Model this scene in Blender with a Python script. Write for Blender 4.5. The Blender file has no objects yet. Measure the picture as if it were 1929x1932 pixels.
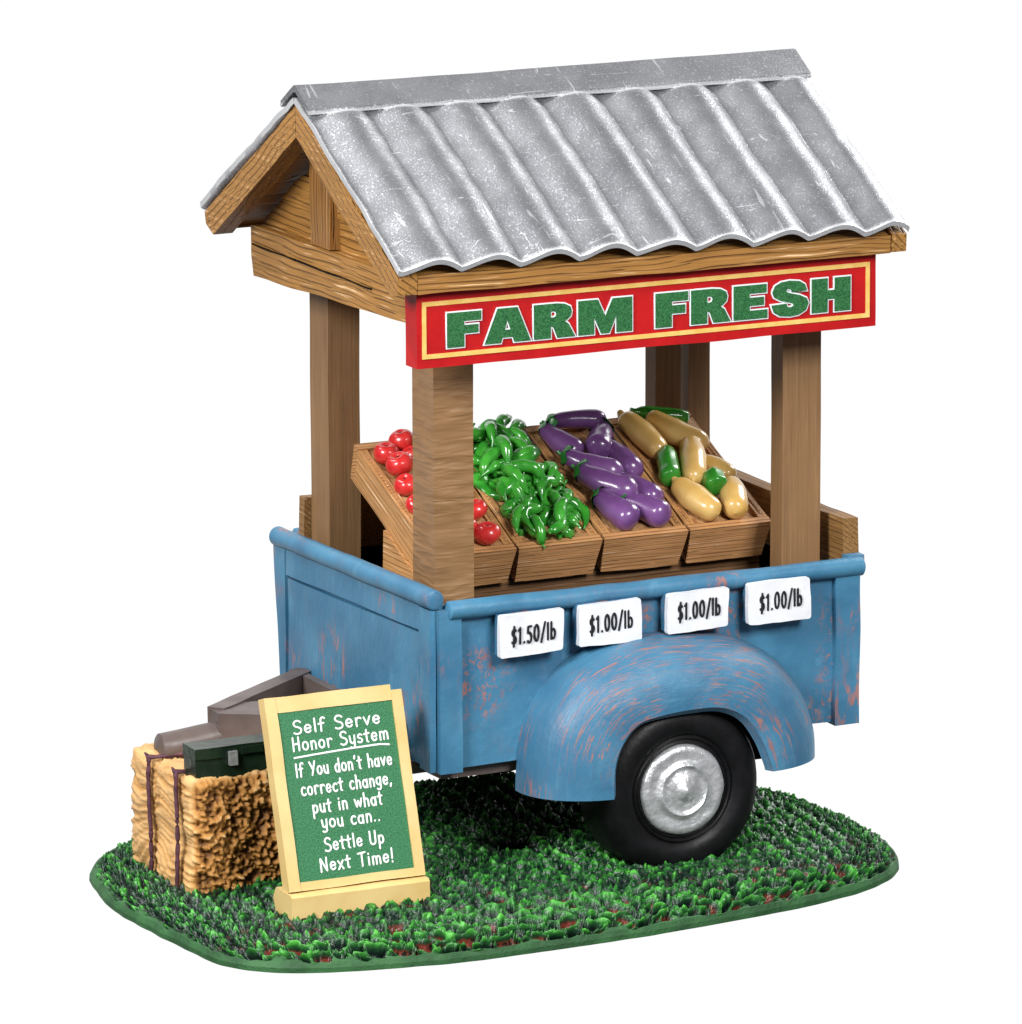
import bpy, bmesh, math, random
from mathutils import Vector, Matrix, noise
import numpy as np
random.seed(7)
S = bpy.context.scene
COL = S.collection
PI = math.pi

# ------------------------------------------------------------------ camera
def make_camera():
    az, el, dist, roll = math.radians(25.9138), math.radians(12.0711), 14.3574, math.radians(-.1882)
    d = Vector((-math.sin(az)*math.cos(el), -math.cos(az)*math.cos(el), math.sin(el)))
    loc = Vector((.3183, .3, .653)) + d*dist
    fwd = -d
    right = fwd.cross(Vector((0, 0, 1))).normalized()
    up = right.cross(fwd)
    r2 = right*math.cos(roll) + up*math.sin(roll)
    u2 = up*math.cos(roll) - right*math.sin(roll)
    m = Matrix((r2, u2, d)).transposed().to_4x4()
    m.translation = loc
    c = bpy.data.cameras.new('camera')
    c.sensor_fit = 'HORIZONTAL'
    c.sensor_width = 36
    c.lens = 12584.26*36/1929
    c.clip_start = .1
    c.clip_end = 400
    o = bpy.data.objects.new('camera', c)
    COL.objects.link(o)
    o.matrix_world = m
    S.camera = o
make_camera()

# ------------------------------------------------------------------ studio surround and lamps
def make_world():
    w = bpy.data.worlds.new('World')
    S.world = w
    w.use_nodes = True
    nt = w.node_tree
    nt.nodes.clear()
    out = nt.nodes.new('ShaderNodeOutputWorld')
    bg = nt.nodes.new('ShaderNodeBackground')
    tc = nt.nodes.new('ShaderNodeTexCoord')
    dot = nt.nodes.new('ShaderNodeVectorMath'); dot.operation = 'DOT_PRODUCT'
    dot.inputs[1].default_value = (.437, .899, -.05)         # the white side of the studio is behind the object
    rmp = nt.nodes.new('ShaderNodeValToRGB')
    mr = nt.nodes.new('ShaderNodeMapRange')
    mr.inputs['From Min'].default_value = -1; mr.inputs['From Max'].default_value = 1
    e = rmp.color_ramp.elements
    e[0].position = .74; e[0].color = (.16, .16, .17, 1)
    e[1].position = .92; e[1].color = (1, 1, 1, 1)
    nt.links.new(tc.outputs['Generated'], dot.inputs[0])
    nt.links.new(dot.outputs['Value'], mr.inputs['Value'])
    nt.links.new(mr.outputs['Result'], rmp.inputs['Fac'])
    nt.links.new(rmp.outputs['Color'], bg.inputs['Color'])
    bg.inputs['Strength'].default_value = 1.02
    nt.links.new(bg.outputs[0], out.inputs[0])
make_world()

def area(name, loc, target, size, power, color=(1, 1, 1)):
    l = bpy.data.lights.new(name, 'AREA')
    l.shape = 'RECTANGLE'; l.size = size[0]; l.size_y = size[1]
    l.energy = power; l.color = color
    o = bpy.data.objects.new(name, l)
    COL.objects.link(o)
    o.location = loc
    o.rotation_euler = (Vector(target)-Vector(loc)).to_track_quat('-Z', 'Y').to_euler()
area('key_softbox', (-5.1, -2.6, 4.2), (.4, .3, .6), (2.0, 2.0), 580)
area('top_softbox', (-2.4, 2.2, 6.2), (.5, .2, .3), (2.6, 2.6), 280)
area('front_softbox', (1.0, -6.7, 4.9), (.5, 0, .6), (2.2, 2.2), 600)
area('side_softbox', (5.6, 2.0, 4.2), (.5, .3, .9), (2.0, 2.6), 270)
S.view_settings.view_transform = 'Standard'
S.view_settings.look = 'None'
S.view_settings.exposure = 0
S.view_settings.gamma = 1
S.view_settings.use_curve_mapping = False

# ------------------------------------------------------------------ materials
def mat(name, col, rough=.45, metal=0, spec=.5, coat=0):
    m = bpy.data.materials.new(name)
    m.use_nodes = True
    b = m.node_tree.nodes['Principled BSDF']
    b.inputs['Base Color'].default_value = (*col, 1)
    b.inputs['Roughness'].default_value = rough
    b.inputs['Metallic'].default_value = metal
    b.inputs['Specular IOR Level'].default_value = spec
    b.inputs['Coat Weight'].default_value = coat
    b.inputs['Coat Roughness'].default_value = .12
    return m

class N:
    """small node helper for one material"""
    def __init__(s, m):
        s.nt = m.node_tree; s.b = s.nt.nodes['Principled BSDF']
        s.tc = s.nt.nodes.new('ShaderNodeTexCoord')
    def new(s, t, **kw):
        n = s.nt.nodes.new(t)
        for k, v in kw.items(): setattr(n, k, v)
        return n
    def link(s, a, b): s.nt.links.new(a, b)
    def coords(s, scale=(1, 1, 1), src='Object', rot=(0, 0, 0), loc=(0, 0, 0)):
        mp = s.new('ShaderNodeMapping')
        mp.inputs['Scale'].default_value = scale
        mp.inputs['Rotation'].default_value = rot
        mp.inputs['Location'].default_value = loc
        s.link(s.tc.outputs[src], mp.inputs['Vector'])
        return mp.outputs[0]
    def noise(s, vec, scale=5, detail=3, rough=.55, dist=0):
        n = s.new('ShaderNodeTexNoise')
        n.inputs['Scale'].default_value = scale; n.inputs['Detail'].default_value = detail
        n.inputs['Roughness'].default_value = rough; n.inputs['Distortion'].default_value = dist
        s.link(vec, n.inputs['Vector'])
        return n.outputs['Fac']
    def ramp(s, fac, a, b, ca=0.0, cb=1.0):
        r = s.new('ShaderNodeMapRange', interpolation_type='SMOOTHSTEP')
        r.inputs['From Min'].default_value = a; r.inputs['From Max'].default_value = b
        r.inputs['To Min'].default_value = ca; r.inputs['To Max'].default_value = cb
        s.link(fac, r.inputs['Value'])
        return r.outputs['Result']
    def math(s, op, a, b):
        m = s.new('ShaderNodeMath', operation=op)
        for i, v in enumerate((a, b)):
            if isinstance(v, (int, float)): m.inputs[i].default_value = v
            else: s.link(v, m.inputs[i])
        return m.outputs[0]
    def mix(s, fac, a, b):
        m = s.new('ShaderNodeMix', data_type='RGBA')
        if isinstance(fac, (int, float)): m.inputs[0].default_value = fac
        else: s.link(fac, m.inputs[0])
        for i, v in ((6, a), (7, b)):
            if isinstance(v, tuple): m.inputs[i].default_value = (*v, 1)
            else: s.link(v, m.inputs[i])
        return m.outputs[2]
    def base(s, c): s.link(c, s.b.inputs['Base Color'])
    def rough(s, c): s.link(c, s.b.inputs['Roughness'])
    def bump(s, h, strength=.4, dist=.004, prev=None):
        b = s.new('ShaderNodeBump')
        b.inputs['Strength'].default_value = strength; b.inputs['Distance'].default_value = dist
        s.link(h, b.inputs['Height'])
        if prev is not None: s.link(prev, b.inputs['Normal'])
        s.link(b.outputs[0], s.b.inputs['Normal'])
        return b.outputs[0]
    def attr(s, name):
        a = s.new('ShaderNodeAttribute', attribute_name=name)
        return a.outputs['Fac']

def wood(name, col, dark, light, axis, period=.014, rough=.5, depth=.004, lines=1.0, rot=(0, 0, 0), hi=.5, wavy=9.0):
    """carved lines that wander along one axis and start and stop, with dry-brushed ridges between them"""
    m = mat(name, col, rough, spec=.3)
    n = N(m)
    k = 'xyz'.index(axis)
    plain = n.coords((1, 1, 1), rot=rot)
    sc = [9.0, 9.0, 9.0]; sc[k] = 3.2
    warp = n.noise(n.coords(tuple(sc), rot=rot), 1.0, 1.5, .5)
    w = [0, 0, 0]; o = [q for q in range(3) if q != k]
    w[o[1]] = 1.0; w[o[0]] = .8
    dot = n.new('ShaderNodeVectorMath', operation='DOT_PRODUCT')
    n.link(plain, dot.inputs[0]); dot.inputs[1].default_value = w
    sc2 = [70.0, 70.0, 70.0]; sc2[k] = 6
    gate = n.noise(n.coords(tuple(sc2), rot=rot), 1.0, 1, .5)
    sc3 = [150.0, 150.0, 150.0]; sc3[k] = 5
    hair = n.noise(n.coords(tuple(sc3), rot=rot), 1.0, 2, .6)
    ph = n.math('ADD', n.math('MULTIPLY', dot.outputs['Value'], 2*PI/period), n.math('MULTIPLY', warp, wavy*2))
    sn = n.math('SINE', ph, 0)
    sn2 = n.math('SINE', n.math('ADD', n.math('MULTIPLY', ph, 1.73), n.math('MULTIPLY', warp, 7.0)), 0)
    g1 = n.math('MULTIPLY', n.ramp(sn, .72, .97), n.ramp(gate, .40, .52))
    g2 = n.math('MULTIPLY', n.ramp(sn2, .78, .98), n.ramp(gate, .50, .38))
    groove = n.math('MAXIMUM', g1, n.math('MULTIPLY', g2, .8))
    tone = n.noise(plain, 6, 3)
    c = n.mix(n.ramp(tone, .3, .7, 0, .6), col, tuple(x*.76 for x in col))
    c = n.mix(n.ramp(hair, .5, .7, 0, .45), c, tuple(min(1, x*1.3+.01) for x in col))
    c = n.mix(n.ramp(hair, .45, .28, 0, .45), c, tuple(x*.6 for x in col))
    c = n.mix(n.math('MULTIPLY', groove, .68*lines), c, dark)
    ridge = n.math('MULTIPLY', n.ramp(sn, -.55, -.92), n.math('MULTIPLY', n.ramp(hair, .52, .64), n.ramp(tone, .42, .6)))
    c = n.mix(n.math('MULTIPLY', ridge, hi), c, light)
    n.base(c)
    h = n.math('SUBTRACT', n.math('MULTIPLY', hair, .35), n.math('MULTIPLY', groove, lines))
    n.bump(h, .8, depth)
    return m

def blue_paint(name, src='Object', streak=(30, 30, 9), amount=.5, patch_scale=4.2, loc=(3.1, .7, 1.3)):
    m = mat(name, (.05, .21, .37), .42, spec=.4)
    n = N(m)
    v = n.coords((1, 1, 1), src)
    tone = n.noise(n.coords((1, 1, 1), src, loc=(7, 2, 5)), 5, 4)
    c = n.mix(n.ramp(tone, .3, .7), (.037, .142, .25), (.062, .212, .34))
    fine = n.noise(n.coords(tuple(x*.6 for x in streak), src), 1.0, 4, .6)
    c = n.mix(n.ramp(fine, .55, .8, 0, .4), c, (.13, .33, .47))
    st = n.noise(n.coords(streak, src), 1.6, 6, .72, .8)
    patch = n.noise(n.coords((1, 1, 1), src, loc=loc), patch_scale, 2, .5)
    lo = .62-.2*amount
    wear = n.math('MULTIPLY', n.ramp(st, .46, .60), n.ramp(patch, lo-.10, lo+.12))
    c = n.mix(n.math('MULTIPLY', wear, .38), c, (.19, .135, .17))
    rust = n.math('MULTIPLY', n.ramp(st, .53, .60), n.ramp(patch, lo, lo+.10))
    rc = n.mix(n.ramp(fine, .35, .65), (.34, .11, .06), (.52, .19, .085))
    c = n.mix(n.math('MULTIPLY', rust, .6), c, rc)
    n.base(c)
    n.bump(n.math('ADD', n.math('MULTIPLY', st, .35), n.noise(v, 22, 4)), .4, .006)
    return m

M = {}
M['blue'] = blue_paint('weathered_blue_paint', amount=.55)
M['blue_side'] = blue_paint('side_blue_paint', streak=(46, 46, 34), amount=.85)
M['blue_fender'] = blue_paint('fender_blue_paint', 'UV', (9, 75, 1), 1.0, 3.4, (.35, .15, 0))
M['gable_x'] = wood('carved_wood_lengthwise', (.33, .155, .037), (.05, .015, .004), (.75, .52, .3), 'x', .015, depth=.004, hi=.95, lines=.8)
M['gable_y'] = wood('carved_wood_crosswise', (.365, .175, .042), (.05, .015, .004), (.8, .57, .33), 'y', .016, depth=.005, hi=.95, lines=.8)
M['gable_z'] = wood('carved_wood_upright', (.30, .14, .036), (.035, .012, .003), (.6, .38, .18), 'z', .014, depth=.005, wavy=2)
M['stake'] = wood('olive_brown_wood', (.26, .135, .045), (.03, .012, .004), (.6, .42, .2), 'y', .012, wavy=3, lines=.6)
M['shelf'] = wood('dark_shelf_wood', (.17, .085, .036), (.03, .012, .004), (.4, .26, .14), 'x', .012, wavy=3, lines=.6)
M['crate'] = wood('honey_crate_wood', (.52, .265, .098), (.15, .05, .015), (.9, .66, .42), 'y', .013, rough=.5, depth=.003, hi=.9, lines=.75, wavy=2.5)
M['crate_front'] = wood('honey_crate_front_wood', (.50, .25, .10), (.13, .045, .016), (.85, .62, .45), 'x', .0095, rough=.5, depth=.004, hi=.7, lines=.85, wavy=3)
M['post'] = wood('brown_post_paint', (.245, .135, .06), (.14, .07, .03), (.3, .19, .1), 'z', .02, rough=.55, depth=.0008, lines=.25, hi=.2, wavy=1)

def wrinkled():
    m = mat('wrinkled_brown_post_paint', (.235, .135, .062), .48, spec=.45)
    n = N(m)
    w = n.noise(n.coords((11, 11, 66), rot=(.0, .14, 0)), 1.0, 1.5, .5, .4)
    w2 = n.noise(n.coords((2, 2, 3)), 3, 2)
    n.base(n.mix(n.ramp(w, .3, .75), (.215, .112, .045), (.265, .145, .062)))
    n.bump(n.math('MULTIPLY', w, n.ramp(w2, .3, .6, .3, 1)), .75, .009)
    return m
M['post_wrinkled'] = wrinkled()

def tin():
    m = mat('silver_painted_tin', (.3, .305, .32), .5, metal=.72)
    n = N(m)
    sp = n.noise(n.coords(), 210, 2, .7)
    cloud = n.noise(n.coords((1, 1, 1)), 9, 4, .6)
    scr = n.noise(n.coords((6, 42, 42), rot=(.56, 0, .12)), 1.0, 3, .6, 1.2)
    scr2 = n.noise(n.coords((55, 7, 7), rot=(.56, 0, .1)), 1.0, 3, .6, .8)
    edge = n.attr('edge')
    c = n.mix(n.ramp(cloud, .3, .72), (.205, .208, .220), (.285, .289, .302))
    c = n.mix(n.math('MULTIPLY', n.ramp(sp, .575, .68), .42), c, (.85, .86, .88))
    c = n.mix(n.math('MULTIPLY', n.ramp(scr, .67, .71), .5), c, (.8, .8, .82))
    c = n.mix(n.math('MULTIPLY', n.ramp(scr2, .665, .71), .45), c, (.8, .8, .82))
    e = n.math('MULTIPLY', edge, n.ramp(n.math('ADD', sp, n.math('MULTIPLY', edge, .6)), .55, .9))
    c = n.mix(e, c, (.86, .87, .88))
    n.base(c)
    n.rough(n.ramp(sp, .35, .65, .56, .44))
    n.bump(n.math('ADD', n.math('MULTIPLY', sp, .5), n.math('MULTIPLY', scr, .8)), .35, .004)
    return m
M['tin'] = tin()

def speckle(name, a, b, scale=330, rough=.5):
    m = mat(name, a, rough, spec=.3)
    n = N(m)
    n.base(n.mix(n.ramp(n.noise(n.coords(), scale, 1.5, .7), .38, .62), a, b))
    return m
M['letter_green'] = speckle('speckled_letter_green', (.010, .075, .022), (.035, .165, .052))
M['panel_green'] = speckle('speckled_panel_green', (.014, .11, .04), (.042, .205, .082), 300)

def varied(name, a, b, scale=12, rough=.45, bumps=.25, bscale=40, dist=.003, spec=.45, coat=0):
    m = mat(name, a, rough, spec=spec, coat=coat)
    n = N(m)
    n.base(n.mix(n.ramp(n.noise(n.coords(), scale, 3), .3, .7), a, b))
    n.bump(n.noise(n.coords(), bscale, 4), bumps, dist)
    return m
M['red'] = varied('sign_red_paint', (.37, .005, .007), (.46, .008, .009), 10, .45, spec=.25)
M['gold'] = varied('sign_gold_line', (.68, .42, .1), (.78, .52, .16), 30, .45)
M['cream'] = varied('board_cream_yellow', (.62, .43, .155), (.70, .51, .22), 8, .5, .2, 30)
M['white'] = varied('white_card_paint', (.73, .74, .77), (.80, .81, .835), 20, .42, .3, 45)
M['letter_white'] = mat('letter_white', (.84, .84, .82), .6)
M['letter_black'] = mat('letter_black', (.008, .008, .009), .5)
M['rim_white'] = mat('letter_outline_white', (.72, .76, .78), .5)
M['tyre'] = varied('black_tyre', (.0035, .0035, .004), (.007, .007, .008), 30, .45, .3, 60, spec=.25)
M['silver'] = varied('silver_hubcap_paint', (.6, .61, .62), (.82, .83, .84), 45, .36, .6, 60, .005)
M['silver'].node_tree.nodes['Principled BSDF'].inputs['Metallic'].default_value = .7
M['drawbar'] = varied('brown_grey_drawbar_paint', (.085, .062, .056), (.125, .095, .085), 12, .42, .25, 40)
M['cash'] = varied('dark_green_box_paint', (.006, .015, .008), (.013, .028, .014), 18, .3, .5, 34, .006)
M['dark'] = mat('bed_shade_and_black_parts', (.008, .006, .005), .9, spec=.05)  # bed's shade painted in as near-black; also on axle, wheel wells and gable groove
M['packing'] = varied('crumbly_packing', (.3, .125, .04), (.58, .33, .14), 40, .75, .9, 70, .01)
M['tomato'] = varied('tomato_red', (.5, .012, .015), (.66, .04, .035), 22, .28, .15, 30, coat=.4)
M['tomato_stem'] = mat('tomato_stem_scar', (.2, .01, .01), .4)
M['pepper'] = varied('pepper_green', (.015, .19, .014), (.055, .36, .035), 14, .24, .3, 40, .004, coat=.6)
M['pepper_stem'] = varied('pepper_stem_green', (.03, .2, .02), (.1, .32, .06), 20, .3, coat=.4)
M['eggplant'] = varied('eggplant_purple', (.11, .04, .15), (.185, .078, .245), 12, .28, .2, 30, .003, coat=.55)
M['calyx'] = varied('calyx_green', (.012, .14, .02), (.04, .26, .05), 25, .3, .3, 40, coat=.4)
M['squash'] = varied('tan_squash', (.56, .33, .078), (.70, .47, .17), 10, .28, .2, 22, .003, coat=.5)
M['zucchini'] = varied('zucchini_green', (.015, .17, .012), (.04, .28, .03), 14, .22, .2, 24, .003, coat=.5)
M['twine'] = varied('purple_brown_twine', (.07, .025, .04), (.13, .05, .07), 60, .6, .6, 90)

def hay():
    m = mat('hay', (.6, .36, .13), .6, spec=.25)
    n = N(m)
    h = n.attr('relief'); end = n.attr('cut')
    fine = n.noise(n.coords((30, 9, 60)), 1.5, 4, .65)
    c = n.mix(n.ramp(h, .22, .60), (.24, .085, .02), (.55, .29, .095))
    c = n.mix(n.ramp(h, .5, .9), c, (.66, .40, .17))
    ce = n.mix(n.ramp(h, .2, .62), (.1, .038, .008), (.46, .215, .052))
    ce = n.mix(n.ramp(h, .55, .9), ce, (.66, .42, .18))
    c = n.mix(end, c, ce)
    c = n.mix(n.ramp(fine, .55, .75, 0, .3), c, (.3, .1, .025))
    n.base(c)
    n.bump(n.math('ADD', fine, n.noise(n.coords(), 90, 3)), .5, .004)
    return m
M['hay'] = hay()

def turf():
    m = mat('turf_paint', (.02, .13, .025), .28, spec=.42)
    n = N(m)
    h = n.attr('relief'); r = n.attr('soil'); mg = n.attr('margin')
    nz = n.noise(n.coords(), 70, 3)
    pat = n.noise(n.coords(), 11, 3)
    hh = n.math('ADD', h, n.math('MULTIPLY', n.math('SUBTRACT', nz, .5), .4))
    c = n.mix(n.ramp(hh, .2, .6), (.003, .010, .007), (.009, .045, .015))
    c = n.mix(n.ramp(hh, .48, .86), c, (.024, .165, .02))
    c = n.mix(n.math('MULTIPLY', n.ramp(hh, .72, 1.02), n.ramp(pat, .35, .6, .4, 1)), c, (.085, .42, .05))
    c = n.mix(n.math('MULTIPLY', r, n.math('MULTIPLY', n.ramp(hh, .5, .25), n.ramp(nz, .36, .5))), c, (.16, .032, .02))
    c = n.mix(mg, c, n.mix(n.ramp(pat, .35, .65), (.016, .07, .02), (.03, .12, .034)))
    n.base(c)
    n.rough(n.math('ADD', n.math('MULTIPLY', mg, .35), .3))
    n.bump(n.math('ADD', n.noise(n.coords(), 130, 3), n.math('MULTIPLY', nz, .6)), .55, .004)
    return m
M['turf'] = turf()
M['turf_rim'] = varied('turf_rim_paint', (.014, .06, .018), (.03, .115, .032), 11, .6, .25, 30)

# ------------------------------------------------------------------ helpers
W = {}
def wm(o): return W.get(o.name, Matrix.Identity(4)) if o else Matrix.Identity(4)

def tag(o, label=None, cat=None, group=None, kind=None):
    for k, v in (('label', label), ('category', cat), ('group', group), ('kind', kind)):
        if v: o[k] = v
    return o

def empty(name, label, cat, m=None, group=None):
    o = bpy.data.objects.new(name, None)
    o.empty_display_size = .05
    COL.objects.link(o)
    m = m or Matrix.Identity(4)
    o.matrix_world = m
    W[o.name] = m.copy()
    return tag(o, label, cat, group)

def obj(name, bm, m, parent=None, bevel=0, segs=2, smooth=True, local=False, angle=40):
    """links the bmesh as one mesh object; world coordinates unless local"""
    bmesh.ops.recalc_face_normals(bm, faces=bm.faces[:])
    me = bpy.data.meshes.new(name)
    bm.to_mesh(me); bm.free()
    P = wm(parent)
    if parent and not local: me.transform(P.inverted())
    o = bpy.data.objects.new(name, me)
    COL.objects.link(o)
    if parent: o.parent = parent
    W[o.name] = P.copy()
    me.materials.append(m)
    if smooth:
        me.shade_smooth()
        try: me.set_sharp_from_angle(angle=math.radians(angle))
        except Exception: pass
    if bevel:
        b = o.modifiers.new('bevel', 'BEVEL')
        b.width = bevel; b.segments = segs; b.limit_method = 'ANGLE'; b.angle_limit = math.radians(50)
    return o

def add_box(bm, x0, x1, y0, y1, z0, z1):
    vs = [bm.verts.new((x, y, z)) for x in (x0, x1) for y in (y0, y1) for z in (z0, z1)]
    for f in ((0, 1, 3, 2), (4, 6, 7, 5), (0, 4, 5, 1), (2, 3, 7, 6), (0, 2, 6, 4), (1, 5, 7, 3)):
        bm.faces.new([vs[i] for i in f])
    return vs

def box(*a):
    bm = bmesh.new(); add_box(bm, *a); return bm

def prism(bm, poly, a, b, axis='x'):
    """polygon in the two other axes, extruded from a to b"""
    def P(u, v, t):
        return {'x': (t, u, v), 'y': (u, t, v), 'z': (u, v, t)}[axis]
    A = [bm.verts.new(P(u, v, a)) for u, v in poly]
    B = [bm.verts.new(P(u, v, b)) for u, v in poly]
    bm.faces.new(A); bm.faces.new(B[::-1])
    for i in range(len(poly)):
        j = (i+1) % len(poly)
        bm.faces.new((A[i], A[j], B[j], B[i]))

def lump(bm, amp=.003, freq=9, seg=.04, bev=.006, seed=0):
    """hand-made unevenness: bevel, subdivide, push by noise"""
    if bev:
        es = [e for e in bm.edges if len(e.link_faces) == 2 and e.calc_face_angle(0) > .6]
        bmesh.ops.bevel(bm, geom=es, offset=bev, segments=2, profile=.6, affect='EDGES', clamp_overlap=True)
    for _ in range(5):
        es = [e for e in bm.edges if e.calc_length() > seg]
        if not es: break
        bmesh.ops.subdivide_edges(bm, edges=es, cuts=1, use_grid_fill=True)
    bmesh.ops.triangulate(bm, faces=[f for f in bm.faces if len(f.verts) > 4])
    o = Vector((seed*7.1, seed*3.3, seed*1.7))
    for v in bm.verts:
        v.co += noise.noise_vector(v.co*freq+o)*amp
    return bm

def tube(bm, pts, radii, n=12, squash=1.0, cap=True, wob=0):
    pts = [Vector(p) for p in pts]
    rings = []
    up0 = Vector((0, 0, 1))
    for i, p in enumerate(pts):
        t = (pts[min(i+1, len(pts)-1)]-pts[max(i-1, 0)]).normalized()
        a = t.cross(up0)
        if a.length < 1e-3: a = t.cross(Vector((1, 0, 0)))
        a.normalize(); b = a.cross(t)
        r = radii[i] if hasattr(radii, '__len__') else radii
        ring = []
        for k in range(n):
            th = 2*PI*k/n
            rr = r*(1+(wob*noise.noise(p*40+Vector((k*.9, 0, 0))) if wob else 0))
            ring.append(bm.verts.new(p+a*math.cos(th)*rr+b*math.sin(th)*rr*squash))
        rings.append(ring)
    for A, B in zip(rings, rings[1:]):
        for k in range(n):
            bm.faces.new((A[k], A[(k+1) % n], B[(k+1) % n], B[k]))
    if cap:
        bm.faces.new(rings[0][::-1]); bm.faces.new(rings[-1])

def lathe(bm, prof, centre, axis='y', n=48):
    """prof: (offset along the axis, radius)"""
    rings = []
    for t, r in prof:
        if r < 1e-5:
            p = {'y': (0, t, 0), 'z': (0, 0, t)}[axis]
            rings.append([bm.verts.new(Vector(centre)+Vector(p))]); continue
        ring = []
        for k in range(n):
            c, s = r*math.cos(2*PI*k/n), r*math.sin(2*PI*k/n)
            p = {'y': (c, t, s), 'z': (c, s, t)}[axis]
            ring.append(bm.verts.new(Vector(centre)+Vector(p)))
        rings.append(ring)
    for A, B in zip(rings, rings[1:]):
        for k in range(n):
            q = [A[k % len(A)], A[(k+1) % len(A)], B[(k+1) % len(B)], B[k % len(B)]]
            q = list(dict.fromkeys(q))
            if len(q) > 2: bm.faces.new(q)

def smooth_path(pts, n, closed=False):
    """Catmull-Rom through pts, n samples evenly spaced in length"""
    P = [np.array(p, float) for p in pts]
    out = []
    L = len(P)
    for i in range(L if closed else L-1):
        g = lambda k: P[k % L] if closed else P[min(max(k, 0), L-1)]
        p0, p1, p2, p3 = g(i-1), g(i), g(i+1), g(i+2)
        for t in np.linspace(0, 1, 17)[:-1]:
            out.append(.5*((2*p1)+(p2-p0)*t+(2*p0-5*p1+4*p2-p3)*t*t+(3*p1-p0-3*p2+p3)*t**3))
    out.append(P[0] if closed else P[-1])
    out = np.array(out)
    d = np.r_[0, np.cumsum(np.linalg.norm(np.diff(out, axis=0), axis=1))]
    s = np.linspace(0, d[-1], n)
    return np.stack([np.interp(s, d, out[:, k]) for k in range(out.shape[1])], 1)

def set_attr(o, name, vals):
    a = o.data.attributes.new(name, 'FLOAT', 'POINT')
    a.data.foreach_set('value', np.asarray(vals, dtype=np.float32))

FL = -.115                       # height of the underside of the base
# ------------------------------------------------------------------ turf base
outline = smooth_path([(-.626, .115), (-.619, -.03), (-.607, -.165), (-.572, -.252), (-.49, -.335), (-.33, -.392), (-.11, -.421), (.1, -.42), (.297, -.411),
                       (.47, -.393), (.628, -.369), (.76, -.34), (.885, -.295), (.985, -.212), (1.045, -.1), (1.08, .06), (1.085, .25), (1.04, .46), (.92, .66),
                       (.7, .80), (.4, .86), (.1, .86), (-.2, .80), (-.42, .70), (-.545, .58), (-.605, .43), (-.632, .27)], 901, True)
CX, CY = .25, .15
NT = 900
ring_xy = outline[:NT]
bm = bmesh.new()
rings = []
for rho, z in ((.982, FL+.001), (.998, FL+.008), (.998, FL+.014), (.985, -.1), (.96, -.1), (.5, -.1)):
    ring = []
    for i in range(0, NT, 5):
        x, y = ring_xy[i]
        w = 1+.011*noise.noise(Vector((x*5, y*5, z*9)))+.004*noise.noise(Vector((x*19, y*19, z*30)))
        ring.append(bm.verts.new((CX+(x-CX)*rho*w, CY+(y-CY)*rho*w, z)))
    rings.append(ring)
for A, B in zip(rings, rings[1:]):
    for k in range(len(A)):
        bm.faces.new((A[k], A[(k+1) % len(A)], B[(k+1) % len(A)], B[k]))
bm.faces.new(rings[-1]); bm.faces.new(rings[0][::-1])
tag(obj('ground', bm, M['turf_rim'], angle=60), kind='structure')

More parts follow.
